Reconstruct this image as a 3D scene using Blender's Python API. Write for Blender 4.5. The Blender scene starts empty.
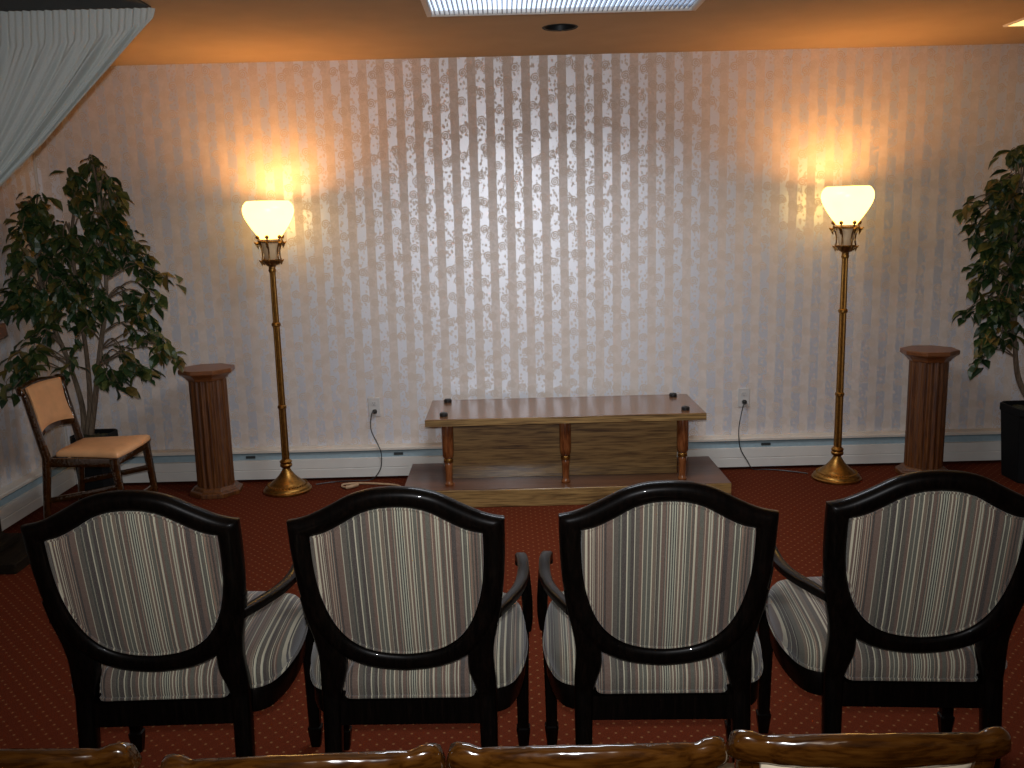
import bpy, bmesh, math, random
from mathutils import Vector, Matrix
PI = math.pi
S = bpy.context.scene
COL = S.collection
rnd = random.Random(7)

# ------------------------------------------------------------------ materials
def new_mat(name):
    m = bpy.data.materials.new(name); m.use_nodes = True
    nt = m.node_tree; b = nt.nodes['Principled BSDF']
    return m, nt, b
def nd(nt, typ, **kw):
    n = nt.nodes.new(typ)
    for k, v in kw.items():
        if k.startswith('i_'):
            n.inputs[k[2:].replace('_', ' ')].default_value = v
        else: setattr(n, k, v)
    return n
def mth(nt, op, a, b=None, c=None, clamp=False):
    n = nt.nodes.new('ShaderNodeMath'); n.operation = op; n.use_clamp = clamp
    for i, v in enumerate((a, b, c)):
        if v is None: continue
        if isinstance(v, (int, float)): n.inputs[i].default_value = v
        else: nt.links.new(v, n.inputs[i])
    return n.outputs[0]
def coords(nt, scale=(1, 1, 1)):
    t = nt.nodes.new('ShaderNodeTexCoord'); mp = nt.nodes.new('ShaderNodeMapping')
    mp.inputs['Scale'].default_value = scale
    nt.links.new(t.outputs['Object'], mp.inputs['Vector'])
    return mp.outputs['Vector']
def ramp(nt, fac, stops, interp='LINEAR'):
    r = nt.nodes.new('ShaderNodeValToRGB'); r.color_ramp.interpolation = interp
    cr = r.color_ramp
    while len(cr.elements) > 1: cr.elements.remove(cr.elements[-1])
    cr.elements[0].position = stops[0][0]; cr.elements[0].color = (*stops[0][1], 1)
    for p, c in stops[1:]:
        e = cr.elements.new(p); e.color = (*c, 1)
    nt.links.new(fac, r.inputs['Fac']); return r.outputs['Color']
def mixc(nt, fac, a, b):
    n = nt.nodes.new('ShaderNodeMix'); n.data_type = 'RGBA'
    if isinstance(fac, (int, float)): n.inputs['Factor'].default_value = fac
    else: nt.links.new(fac, n.inputs['Factor'])
    for i, v in (('A', a), ('B', b)):
        s = [x for x in n.inputs if x.name == i and x.type == 'RGBA'][0]
        if isinstance(v, tuple): s.default_value = (*v, 1)
        else: nt.links.new(v, s)
    return [x for x in n.outputs if x.type == 'RGBA'][0]
def bump(nt, b, h, strength=.2, dist=.002):
    n = nt.nodes.new('ShaderNodeBump'); n.inputs['Strength'].default_value = strength
    n.inputs['Distance'].default_value = dist
    nt.links.new(h, n.inputs['Height']); nt.links.new(n.outputs['Normal'], b.inputs['Normal'])
def plain(name, col, rough=.5, metal=0, spec=.5, coat=0, noise=.12, nscale=40):
    m, nt, b = new_mat(name)
    n = nd(nt, 'ShaderNodeTexNoise'); n.inputs['Scale'].default_value = nscale
    nt.links.new(coords(nt), n.inputs['Vector'])
    c = ramp(nt, n.outputs['Fac'], [(.3, tuple(x*(1-noise) for x in col)), (.7, tuple(min(1, x*(1+noise)) for x in col))])
    nt.links.new(c, b.inputs['Base Color'])
    b.inputs['Roughness'].default_value = rough; b.inputs['Metallic'].default_value = metal
    b.inputs['Specular IOR Level'].default_value = spec; b.inputs['Coat Weight'].default_value = coat
    b.inputs['Coat Roughness'].default_value = .06
    return m
def wood(name, cols, scale, rough=.35, coat=0., distort=2.5, detail=6, coatr=.08):
    """grain runs along the axis whose scale is small"""
    m, nt, b = new_mat(name)
    v = coords(nt, scale)
    n = nd(nt, 'ShaderNodeTexNoise'); n.inputs['Scale'].default_value = 1.; n.inputs['Detail'].default_value = detail
    n.inputs['Roughness'].default_value = .62; n.inputs['Distortion'].default_value = distort*.25
    nt.links.new(v, n.inputs['Vector'])
    v2 = coords(nt, tuple(s*4.3 for s in scale))
    n2 = nd(nt, 'ShaderNodeTexNoise'); n2.inputs['Scale'].default_value = 1.; n2.inputs['Detail'].default_value = 3
    nt.links.new(v2, n2.inputs['Vector'])
    f = mth(nt, 'MULTIPLY_ADD', n2.outputs['Fac'], .45, mth(nt, 'MULTIPLY', n.outputs['Fac'], .62))
    c = ramp(nt, f, [(.38, cols[0]), (.48, cols[1]), (.56, cols[2]), (.68, cols[3])])
    nt.links.new(c, b.inputs['Base Color'])
    b.inputs['Roughness'].default_value = rough
    b.inputs['Coat Weight'].default_value = coat; b.inputs['Coat Roughness'].default_value = coatr
    bump(nt, b, f, .15, .001)
    return m

def wallpaper(name, axis):
    m, nt, b = new_mat(name)
    t = nt.nodes.new('ShaderNodeTexCoord'); sp = nt.nodes.new('ShaderNodeSeparateXYZ')
    nt.links.new(t.outputs['Object'], sp.inputs[0])
    X = sp.outputs[axis]; Z = sp.outputs['Z']
    P = .1035
    u = mth(nt, 'DIVIDE', mth(nt, 'ADD', X, 10.0), P)
    fu = mth(nt, 'FRACT', u); iu = mth(nt, 'FLOOR', u)
    # satin stripe in the middle of each period
    du = mth(nt, 'ABSOLUTE', mth(nt, 'SUBTRACT', fu, .5))
    stripe = mth(nt, 'LESS_THAN', du, .26)
    def flowers(offx, q, R, rings, jit):
        """matte roses: cells of one period wide, q tall, wandering sideways"""
        uu = mth(nt, 'ADD', u, offx); iuu = mth(nt, 'FLOOR', uu); fuu = mth(nt, 'FRACT', uu)
        wn = nt.nodes.new('ShaderNodeTexWhiteNoise'); wn.noise_dimensions = '1D'
        nt.links.new(mth(nt, 'ADD', mth(nt, 'MODULO', iuu, 5), offx*3.1+.5), wn.inputs['W'])
        v = mth(nt, 'ADD', mth(nt, 'DIVIDE', Z, q), mth(nt, 'MULTIPLY', wn.outputs['Value'], 5.))
        iv = mth(nt, 'FLOOR', v); fv = mth(nt, 'FRACT', v)
        w2 = nt.nodes.new('ShaderNodeTexWhiteNoise'); w2.noise_dimensions = '2D'
        cb = nt.nodes.new('ShaderNodeCombineXYZ')
        nt.links.new(mth(nt, 'MODULO', iuu, 5), cb.inputs[0]); nt.links.new(mth(nt, 'MODULO', iv, 4), cb.inputs[1])
        nt.links.new(cb.outputs[0], w2.inputs['Vector'])
        jx = mth(nt, 'MULTIPLY', mth(nt, 'SUBTRACT', w2.outputs['Value'], .5), jit)
        dx = mth(nt, 'MULTIPLY', mth(nt, 'ADD', mth(nt, 'SUBTRACT', fuu, .5), jx), P)
        dz = mth(nt, 'MULTIPLY', mth(nt, 'SUBTRACT', fv, .5), q)
        r = mth(nt, 'SQRT', mth(nt, 'ADD', mth(nt, 'MULTIPLY', dx, dx), mth(nt, 'MULTIPLY', dz, dz)))
        ang = mth(nt, 'ARCTAN2', dz, dx)
        edge = mth(nt, 'MULTIPLY_ADD', mth(nt, 'SINE', mth(nt, 'MULTIPLY', ang, 6.)), R*.10, R)
        inside = mth(nt, 'LESS_THAN', r, edge)
        if rings:
            rg = mth(nt, 'SINE', mth(nt, 'ADD', mth(nt, 'MULTIPLY', r, 2*PI/(R*.42)), ang))
            inside = mth(nt, 'MULTIPLY', inside, mth(nt, 'GREATER_THAN', rg, -.35))
        return inside
    f1 = flowers(0., .155, .027, True, .35)
    f2 = flowers(.5, .118, .026, True, .45)
    f3 = flowers(.5, .31, .030, True, .9)
    # little leaves along the vines
    vo = nt.nodes.new('ShaderNodeTexVoronoi'); vo.feature = 'F1'; vo.inputs['Scale'].default_value = 1.
    mp = nt.nodes.new('ShaderNodeMapping'); mp.inputs['Scale'].default_value = (52, 52, 38)
    nt.links.new(t.outputs['Object'], mp.inputs['Vector'])
    wv = nt.nodes.new('ShaderNodeVectorMath'); wv.operation = 'ADD'
    nz = nd(nt, 'ShaderNodeTexNoise'); nz.inputs['Scale'].default_value = 60
    nt.links.new(t.outputs['Object'], nz.inputs['Vector'])
    nt.links.new(mp.outputs[0], wv.inputs[0]); nt.links.new(nz.outputs['Color'], wv.inputs[1])
    nt.links.new(wv.outputs[0], vo.inputs['Vector'])
    leaf = mth(nt, 'LESS_THAN', vo.outputs['Distance'], .37)
    big = nd(nt, 'ShaderNodeTexNoise'); big.inputs['Scale'].default_value = 14
    nt.links.new(t.outputs['Object'], big.inputs['Vector'])
    leaf = mth(nt, 'MULTIPLY', leaf, mth(nt, 'GREATER_THAN', big.outputs['Fac'], .42))
    matte = mth(nt, 'MAXIMUM', mth(nt, 'MAXIMUM', f1, f2), mth(nt, 'MAXIMUM', f3, leaf))
    satin = mth(nt, 'MULTIPLY', stripe, mth(nt, 'SUBTRACT', 1., matte))
    cloud = nd(nt, 'ShaderNodeTexNoise'); cloud.inputs['Scale'].default_value = 70; cloud.inputs['Detail'].default_value = 4
    nt.links.new(t.outputs['Object'], cloud.inputs['Vector'])
    ground = ramp(nt, cloud.outputs['Fac'], [(.35, (.60, .53, .47)), (.65, (.67, .59, .53))])
    rose = mixc(nt, mth(nt, 'MAXIMUM', f2, f1), ground, (.58, .49, .41))
    col = mixc(nt, satin, rose, (.70, .69, .70))
    nt.links.new(col, b.inputs['Base Color'])
    nt.links.new(mth(nt, 'MULTIPLY_ADD', satin, -.18, .62), b.inputs['Roughness'])
    nt.links.new(mth(nt, 'MULTIPLY', satin, WP_METAL), b.inputs['Metallic'])
    nt.links.new(mth(nt, 'MULTIPLY_ADD', satin, .45, .35), b.inputs['Specular IOR Level'])
    nt.links.new(mth(nt, 'MULTIPLY', satin, .68), b.inputs['Coat Weight']); b.inputs['Coat IOR'].default_value = 2.3
    b.inputs['Coat Roughness'].default_value = .41; b.inputs['Coat Tint'].default_value = (.92, .95, 1, 1)
    bump(nt, b, satin, .12, .0006)
    return m
WP_METAL = .34

def carpet_mat():
    m, nt, b = new_mat('dotted_red_carpet')
    t = nt.nodes.new('ShaderNodeTexCoord'); sp = nt.nodes.new('ShaderNodeSeparateXYZ')
    nt.links.new(t.outputs['Object'], sp.inputs[0])
    p = .0355
    a = mth(nt, 'DIVIDE', mth(nt, 'ADD', sp.outputs['X'], mth(nt, 'MULTIPLY', sp.outputs['Y'], .92)), p*1.414)
    c = mth(nt, 'DIVIDE', mth(nt, 'SUBTRACT', sp.outputs['X'], mth(nt, 'MULTIPLY', sp.outputs['Y'], .92)), p*1.414)
    fa = mth(nt, 'SUBTRACT', mth(nt, 'FRACT', a), .5); fc = mth(nt, 'SUBTRACT', mth(nt, 'FRACT', c), .5)
    r = mth(nt, 'SQRT', mth(nt, 'ADD', mth(nt, 'MULTIPLY', fa, fa), mth(nt, 'MULTIPLY', fc, fc)))
    dot = mth(nt, 'SUBTRACT', 1., mth(nt, 'SMOOTH_MIN', mth(nt, 'MULTIPLY', mth(nt, 'MAXIMUM', mth(nt, 'SUBTRACT', r, .08), 0.), 16.), 1., .1), clamp=True)
    n = nd(nt, 'ShaderNodeTexNoise'); n.inputs['Scale'].default_value = 260; n.inputs['Detail'].default_value = 3
    nt.links.new(t.outputs['Object'], n.inputs['Vector'])
    base = ramp(nt, n.outputs['Fac'], [(.3, (.060, .010, .0026)), (.7, (.112, .0185, .005))])
    # faint darker diamonds between the dots
    g = mth(nt, 'LESS_THAN', mth(nt, 'MINIMUM', mth(nt, 'ABSOLUTE', fa), mth(nt, 'ABSOLUTE', fc)), .08)
    base = mixc(nt, mth(nt, 'MULTIPLY', g, .15), base, (.12, .024, .008))
    col = mixc(nt, mth(nt, 'MULTIPLY', dot, .62), base, (.24, .115, .045))
    nt.links.new(col, b.inputs['Base Color'])
    b.inputs['Roughness'].default_value = 1.; b.inputs['Specular IOR Level'].default_value = .1
    bump(nt, b, n.outputs['Fac'], .6, .004)
    return m

def stripe_fabric():
    m, nt, b = new_mat('striped_upholstery')
    t = nt.nodes.new('ShaderNodeTexCoord'); sp = nt.nodes.new('ShaderNodeSeparateXYZ')
    nt.links.new(t.outputs['Object'], sp.inputs[0]); X = sp.outputs['X']
    def wn(scale, off):
        w = nt.nodes.new('ShaderNodeTexWhiteNoise'); w.noise_dimensions = '1D'
        nt.links.new(mth(nt, 'FLOOR', mth(nt, 'MULTIPLY_ADD', X, scale, off)), w.inputs['W'])
        return w.outputs['Value']
    a = ramp(nt, wn(104, 40.8), [(0, (.055, .045, .034)), (.22, (.085, .050, .036)), (.42, (.065, .062, .046)), (.62, (.032, .023, .02)), (.8, (.105, .076, .052))], 'CONSTANT')
    thin = ramp(nt, wn(370, 71.7), [(0, (0, 0, 0)), (.60, (1, 1, 1))], 'CONSTANT')
    c2 = ramp(nt, wn(370, 11.4), [(0, (.42, .38, .27)), (.34, (.30, .30, .22)), (.55, (.18, .10, .065)), (.72, (.012, .010, .009))], 'CONSTANT')
    c = mixc(nt, mth(nt, 'MULTIPLY', thin, .8), a, c2)
    # woven crosswise ribs
    wv = nd(nt, 'ShaderNodeTexNoise'); wv.inputs['Scale'].default_value = 600
    nt.links.new(t.outputs['Object'], wv.inputs['Vector'])
    cc = mixc(nt, .12, c, ramp(nt, wv.outputs['Fac'], [(.35, (.02, .018, .015)), (.65, (.3, .28, .23))]))
    nt.links.new(cc, b.inputs['Base Color'])
    b.inputs['Roughness'].default_value = .8; b.inputs['Specular IOR Level'].default_value = .25
    b.inputs['Sheen Weight'].default_value = .15
    bump(nt, b, wv.outputs['Fac'], .3, .001)
    return m

def emissive(name, col, strength, base=(.9, .9, .9), edge=None):
    m, nt, b = new_mat(name)
    b.inputs['Base Color'].default_value = (*base, 1); b.inputs['Roughness'].default_value = .3
    b.inputs['Emission Strength'].default_value = strength
    n = nd(nt, 'ShaderNodeTexNoise'); n.inputs['Scale'].default_value = 9
    nt.links.new(coords(nt), n.inputs['Vector'])
    c = ramp(nt, n.outputs['Fac'], [(.3, tuple(x*.93 for x in col)), (.7, col)])
    nt.links.new(c, b.inputs['Emission Color'])
    return m

M = {}
M['wallpaper_back'] = wallpaper('rose_stripe_wallpaper', 'X')
M['wallpaper_side'] = wallpaper('rose_stripe_wallpaper_side', 'Y')
M['carpet'] = carpet_mat()
M['ceiling'] = plain('ceiling_paint', (.46, .335, .215), .95, noise=.03, nscale=6, spec=.15)
M['heater_white'] = plain('heater_enamel', (.60, .58, .53), .4, noise=.03, nscale=12)
M['heater_cap'] = plain('heater_cap_enamel', (.60, .54, .46), .45, noise=.03)
M['heater_recess'] = plain('heater_recess_blue_grey', (.25, .33, .36), .6, noise=.06)
M['heater_dark'] = plain('dark_slot', (.02, .025, .025), .7)
M['fabric'] = stripe_fabric()
M['black_wood'] = wood('black_lacquered_wood', [(.0008, .0006, .0005), (.0012, .0009, .0007), (.002, .0013, .001), (.0035, .002, .0014)], (60, 60, 4), .36, .16, coatr=.03)
M['black_wood'].node_tree.nodes['Principled BSDF'].inputs['Specular IOR Level'].default_value = .05
M['oak_x'] = wood('oak_grain_across', [(.05, .024, .006), (.14, .075, .022), (.25, .145, .046), (.33, .20, .068)], (1.6, 26, 30), .38, .35, distort=5, coatr=.15)
M['oak_top'] = wood('oak_polished_top', [(.085, .036, .016), (.125, .055, .024), (.15, .069, .031), (.185, .088, .04)], (2.2, 34, 30), .26, .4, distort=3, coatr=.12)
M['oak_base_top'] = wood('red_brown_stand_top', [(.055, .018, .006), (.078, .026, .009), (.10, .035, .013), (.125, .047, .018)], (2.2, 34, 30), .32, .15, distort=3, coatr=.2)
M['oak_post'] = wood('red_brown_turned_wood', [(.06, .017, .005), (.12, .035, .010), (.18, .058, .017), (.22, .08, .026)], (40, 40, 4), .2, .6)
M['oak_z'] = wood('pedestal_oak', [(.034, .009, .0015), (.068, .020, .0035), (.105, .034, .006), (.14, .050, .010)], (42, 42, 3), .42, .25)
M['oak_cap'] = wood('pedestal_cap_oak', [(.10, .032, .008), (.135, .044, .011), (.165, .056, .016), (.19, .07, .021)], (5, 40, 40), .4, .2)
M['varnish'] = wood('glossy_varnished_wood', [(.011, .003, .0004), (.023, .0072, .0009), (.038, .0125, .0016), (.055, .02, .003)], (5, 60, 45), .16, 1.0, distort=4, coatr=.03)
_nt = M['varnish'].node_tree; _b = _nt.nodes['Principled BSDF']
_n = nd(_nt, 'ShaderNodeTexNoise'); _n.inputs['Scale'].default_value = 1.; _n.inputs['Detail'].default_value = 1.
_nt.links.new(coords(_nt, (26, 60, 60)), _n.inputs['Vector'])
bump(_nt, _b, _n.outputs['Fac'], .38, .006); _nt.links.new(_b.inputs['Normal'].links[0].from_socket, _b.inputs['Coat Normal'])
M['cream'] = plain('cream_vinyl', (.56, .46, .32), .5, noise=.05)
M['peach'] = plain('peach_vinyl', (.70, .37, .17), .42, noise=.06, nscale=20)
M['brass'] = plain('antique_brass', (.29, .145, .034), .40, 1., noise=.25, nscale=60)
M['brass_dark'] = plain('aged_brass_crown', (.22, .11, .03), .38, .9, noise=.35, nscale=90)
M['candle'] = plain('cream_glass_cup', (.72, .52, .30), .4, noise=.05)
M['candle'].node_tree.nodes['Principled BSDF'].inputs['Transmission Weight'].default_value = 0.
M['black_plastic'] = plain('black_plastic', (.012, .012, .012), .4)
M['pot'] = plain('black_planter', (.004, .0045, .005), .6, 0, .15, noise=.2)
M['soil'] = plain('dark_moss', (.035, .035, .015), .95, noise=.4, nscale=90)
M['bark'] = wood('ficus_bark', [(.055, .035, .02), (.10, .07, .045), (.15, .11, .07), (.2, .15, .10)], (60, 60, 8), .8)
M['plate'] = plain('outlet_plate_ivory', (.52, .50, .47), .4, noise=.02)
M['tan_cord'] = plain('tan_cord', (.42, .27, .15), .6)
M['slate'] = plain('slate_track', (.03, .034, .033), .7, noise=.1)
M['fixture_frame'] = plain('fixture_frame_paint', (.72, .66, .58), .5, noise=.03)
M['louver'] = plain('prismatic_fin', (.30, .34, .42), .25, noise=.02)
M['tube'] = emissive('fluorescent_panel', (.62, .78, 1.0), 1.25)
M['shade_glow'] = emissive('lit_glass_shade', (1.0, .62, .15), 4.4, (.4, .25, .1))
M['bulb'] = emissive('lit_bulb', (1.0, .62, .22), 8)
M['warm_panel'] = emissive('warm_ceiling_lens', (1.0, .72, .22), 1.5)
M['dark_lectern'] = wood('dark_lectern_wood', [(.004, .003, .002), (.008, .005, .003), (.012, .008, .004), (.016, .011, .005)], (50, 6, 40), .7, .0)
M['dark_lectern'].node_tree.nodes['Principled BSDF'].inputs['Specular IOR Level'].default_value = .1
M['lectern_top'] = wood('lectern_top_wood', [(.04, .015, .007), (.07, .026, .011), (.09, .035, .015), (.12, .05, .02)], (40, 5, 40), .4, .2)

# leaves: three tones by island
m, nt, b = new_mat('ficus_leaf')
gi = nt.nodes.new('ShaderNodeNewGeometry')
c = ramp(nt, gi.outputs['Random Per Island'], [(0, (.010, .028, .008)), (.35, (.018, .045, .012)), (.62, (.035, .06, .014)), (.82, (.07, .08, .018)), (.95, (.13, .085, .02))])
nt.links.new(c, b.inputs['Base Color']); b.inputs['Roughness'].default_value = .42
M['leaf'] = m
# sheer curtain cloth
m, nt, b = new_mat('pale_sheer_cloth')
n = nd(nt, 'ShaderNodeTexNoise'); n.inputs['Scale'].default_value = 300
nt.links.new(coords(nt), n.inputs['Vector'])
nt.links.new(ramp(nt, n.outputs['Fac'], [(.3, (.50, .55, .53)), (.7, (.56, .61, .59))]), b.inputs['Base Color'])
b.inputs['Roughness'].default_value = .75
tr = nt.nodes.new('ShaderNodeBsdfTranslucent'); tr.inputs['Color'].default_value = (.55, .6, .6, 1)
mx = nt.nodes.new('ShaderNodeMixShader'); mx.inputs[0].default_value = .12
nt.links.new(b.outputs[0], mx.inputs[1]); nt.links.new(tr.outputs[0], mx.inputs[2])
nt.links.new(mx.outputs[0], nt.nodes['Material Output'].inputs['Surface'])
M['curtain'] = m

# ------------------------------------------------------------------ mesh helpers
def obj(name, bm, mat, parent=None, smooth=True, bevel=0, sub=0, ang=40, label=None):
    bmesh.ops.recalc_face_normals(bm, faces=bm.faces)
    me = bpy.data.meshes.new(name); bm.to_mesh(me); bm.free()
    me.materials.append(M[mat] if isinstance(mat, str) else mat)
    o = bpy.data.objects.new(name, me); COL.objects.link(o)
    if parent: o.parent = parent
    if smooth:
        for p in me.polygons: p.use_smooth = True
        try: me.set_sharp_from_angle(angle=math.radians(ang))
        except Exception: pass
    if bevel:
        mod = o.modifiers.new('bevel', 'BEVEL'); mod.width = bevel; mod.segments = 3; mod.limit_method = 'ANGLE'
        mod.angle_limit = math.radians(35); mod.harden_normals = False
    if sub:
        mod = o.modifiers.new('sub', 'SUBSURF'); mod.levels = sub; mod.render_levels = sub
    if label: o['label'] = label
    return o
def thing(name, label, cat, loc=(0, 0, 0), rz=0, group=None):
    o = bpy.data.objects.new(name, None); COL.objects.link(o)
    o.location = loc; o.rotation_euler = (0, 0, rz); o.empty_display_size = .1
    o['label'] = label; o['category'] = cat
    if group: o['group'] = group
    return o
def tag(o, label, cat, group=None):
    o['label'] = label; o['category'] = cat
    if group: o['group'] = group
    return o
def struct(name, bm, mat, **k):
    o = obj(name, bm, mat, **k); o['kind'] = 'structure'; return o
def dup(root, loc, rz, label, group=None):
    r = root.copy(); COL.objects.link(r); r.location = loc; r.rotation_euler = (0, 0, rz); r['label'] = label
    if group: r['group'] = group
    for ch in list(root.children):
        c = ch.copy(); COL.objects.link(c); c.parent = r
        for g in list(ch.children):
            d = g.copy(); COL.objects.link(d); d.parent = c
    return r
def box(bm, x0, x1, y0, y1, z0, z1, mt=None):
    vs = [bm.verts.new(Vector(p)) for p in [(x0, y0, z0), (x1, y0, z0), (x1, y1, z0), (x0, y1, z0), (x0, y0, z1), (x1, y0, z1), (x1, y1, z1), (x0, y1, z1)]]
    if mt:
        for v in vs: v.co = mt @ v.co
    for f in [(0, 3, 2, 1), (4, 5, 6, 7), (0, 1, 5, 4), (1, 2, 6, 5), (2, 3, 7, 6), (3, 0, 4, 7)]: bm.faces.new([vs[i] for i in f])
    return vs
def boxo(name, dims, mat, parent=None, bevel=.004, **k):
    bm = bmesh.new(); box(bm, *dims); return obj(name, bm, mat, parent, bevel=bevel, **k)
def lathe(bm, prof, n=32, c=(0, 0), flute=0, nf=0, caps=True, phase=0, twist=0):
    rings = []
    for (r, z) in prof:
        ring = []
        for i in range(n):
            a = 2*PI*i/n+phase; rr = r*(1-flute*(.5-.5*math.cos(nf*(a-phase)+twist*z))) if flute else r
            ring.append(bm.verts.new((c[0]+rr*math.cos(a), c[1]+rr*math.sin(a), z)))
        rings.append(ring)
    for A, B in zip(rings, rings[1:]):
        for i in range(n): bm.faces.new((A[i], A[(i+1) % n], B[(i+1) % n], B[i]))
    if caps:
        bm.faces.new(rings[0]); bm.faces.new(rings[-1])
def tube(bm, pts, r, n=8, caps=True):
    pts = [Vector(p) for p in pts]; rings = []
    up = Vector((.13, .21, 1)).normalized()
    for i, p in enumerate(pts):
        t = (pts[min(i+1, len(pts)-1)]-pts[max(i-1, 0)]).normalized()
        s = t.cross(up)
        if s.length < 1e-3: s = t.cross(Vector((1, 0, 0)))
        s.normalize(); q = s.cross(t)
        rr = r[i] if isinstance(r, (list, tuple)) else r
        rings.append([bm.verts.new(p+rr*(math.cos(2*PI*k/n)*s+math.sin(2*PI*k/n)*q)) for k in range(n)])
    for A, B in zip(rings, rings[1:]):
        for k in range(n): bm.faces.new((A[k], A[(k+1) % n], B[(k+1) % n], B[k]))
    if caps: bm.faces.new(rings[0]); bm.faces.new(rings[-1])
def catmull(pts, k=6, closed=False):
    P = [Vector(p) for p in pts]; n = len(P); out = []
    rng = n if closed else n-1
    for i in range(rng):
        a, b_, c_, d = (P[(i-1) % n], P[i], P[(i+1) % n], P[(i+2) % n]) if closed else (P[max(i-1, 0)], P[i], P[i+1], P[min(i+2, n-1)])
        for j in range(k):
            t = j/k
            out.append(.5*((2*b_)+(c_-a)*t+(2*a-5*b_+4*c_-d)*t*t+(3*b_-a-3*c_+d)*t**3))
    if not closed: out.append(P[-1])
    return out
def sweep(bm, pts, secs, side=None, taper=None):
    """rectangular section (half width, half height) with chamfered corners; side: horizontal perpendicular"""
    pts = [Vector(p) for p in pts]; rings = []
    for i, p in enumerate(pts):
        t = (pts[min(i+1, len(pts)-1)]-pts[max(i-1, 0)]).normalized()
        s = side.copy() if side else t.cross(Vector((0, 0, 1)))
        s = (s-t*s.dot(t)).normalized(); q = s.cross(t).normalized()
        w, h = secs[i] if isinstance(secs, list) else secs
        e = .32
        sec = [(-w, -h*(1-e)), (-w, h*(1-e)), (-w*(1-e), h), (w*(1-e), h), (w, h*(1-e)), (w, -h*(1-e)), (w*(1-e), -h), (-w*(1-e), -h)]
        rings.append([bm.verts.new(p+s*a+q*b_) for a, b_ in sec])
    for A, B in zip(rings, rings[1:]):
        for k in range(8): bm.faces.new((A[k], A[(k+1) % 8], B[(k+1) % 8], B[k]))
    bm.faces.new(rings[0]); bm.faces.new(rings[-1])
def loft(bm, rings, close=True, cap=True):
    R = [[bm.verts.new(p) for p in r] for r in rings]; n = len(R[0])
    for A, B in zip(R, R[1:]):
        for k in range(n if close else n-1): bm.faces.new((A[k], A[(k+1) % n], B[(k+1) % n], B[k]))
    if cap: bm.faces.new(R[0]); bm.faces.new(R[-1])
    return R

# ------------------------------------------------------------------ room shell
XL, XR, YB, YF, HC = -2.71, 3.35, 5.52, -2.6, 2.455
bm = bmesh.new(); box(bm, XL-.1, XR+.1, YF-.1, YB+.1, -.08, 0); struct('floor', bm, 'carpet', smooth=False)
bm = bmesh.new(); box(bm, XL-.1, XR+.1, YB, YB+.1, 0, HC+.1); struct('wall_back', bm, 'wallpaper_back', smooth=False)
bm = bmesh.new(); box(bm, XL-.1, XL, YF, YB, 0, HC+.1); struct('wall_left', bm, 'wallpaper_side', smooth=False)
bm = bmesh.new(); box(bm, XR, XR+.1, YF, YB, 0, HC+.1); struct('wall_right', bm, 'wallpaper_side', smooth=False)
bm = bmesh.new(); box(bm, XL-.1, XR+.1, YF-.1, YF, 0, HC+.1); struct('wall_front', bm, 'wallpaper_back', smooth=False)
# ceiling with a round opening for the recessed can
CANX, CANY, CANR = .294, 4.72, .078
bm = bmesh.new()
x0, x1, y0, y1 = XL, XR, YF, YB
angs = sorted(set([2*PI*i/48 for i in range(48)]+[math.atan2(yy-CANY, xx-CANX) % (2*PI) for xx in (x0, x1) for yy in (y0, y1)]))
inn, out, top = [], [], []
for a in angs:
    ca, sa = math.cos(a), math.sin(a)
    ts = []
    if ca > 1e-9: ts.append((x1-CANX)/ca)
    if ca < -1e-9: ts.append((x0-CANX)/ca)
    if sa > 1e-9: ts.append((y1-CANY)/sa)
    if sa < -1e-9: ts.append((y0-CANY)/sa)
    t = min(ts)
    inn.append((CANX+CANR*ca, CANY+CANR*sa, HC)); out.append((CANX+t*ca, CANY+t*sa, HC)); top.append((CANX+CANR*ca, CANY+CANR*sa, HC+.10))
outT = [(p[0], p[1], HC+.1) for p in out]
loft(bm, [top, inn, out, outT, top], cap=False)
bmesh.ops.remove_doubles(bm, verts=bm.verts, dist=1e-5)
struct('ceiling', bm, 'ceiling', smooth=False)

# recessed dark can
t = thing('recessed_can_light', 'black unlit round can light recessed in the ceiling', 'ceiling light', (CANX, CANY, HC))
bm = bmesh.new()
lathe(bm, [(.0765, .0), (.0765, .095), (.001, .095)], 40, caps=False); obj('can_housing', bm, 'black_plastic', t)
bm = bmesh.new(); lathe(bm, [(.077, -.001), (.084, -.004), (.088, -.001)], 40, caps=False); obj('trim_ring', bm, 'heater_dark', t)
bm = bmesh.new(); lathe(bm, [(.001, .05), (.03, .052), (.045, .065), (.04, .09)], 24, caps=False); obj('reflector_bulb', bm, 'black_plastic', t)

# fluorescent troffer
FX0, FX1, FY0, FY1 = -.325, .870, 3.66, 4.27
t = thing('fluorescent_fixture', 'long white fluorescent ceiling fixture with ribbed lens', 'ceiling light', ((FX0+FX1)/2, (FY0+FY1)/2, HC))
hx, hy = (FX1-FX0)/2, (FY1-FY0)/2
bm = bmesh.new()
rings = []
for (d, z) in [(0.0, 0.0), (0.012, -.032), (.030, -.034), (.036, -.026), (.036, -.004)]:
    rings.append([(-hx+d, -hy+d, z), (hx-d, -hy+d, z), (hx-d, hy-d, z), (-hx+d, hy-d, z)])
loft(bm, rings, cap=False); obj('fixture_frame', bm, 'fixture_frame', t, smooth=False)
boxo('light_panel', (-hx+.034, hx-.034, -hy+.034, hy-.034, -.010, -.003), 'tube', t, bevel=0)
bm = bmesh.new()
nfin = 54
for i in range(nfin):
    x = -hx+.05+(2*hx-.1)*i/(nfin-1)
    box(bm, x-.0022, x+.0022, -hy+.036, hy-.036, -.030, -.011)
obj('lens_fins', bm, 'louver', t, smooth=False)
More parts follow.
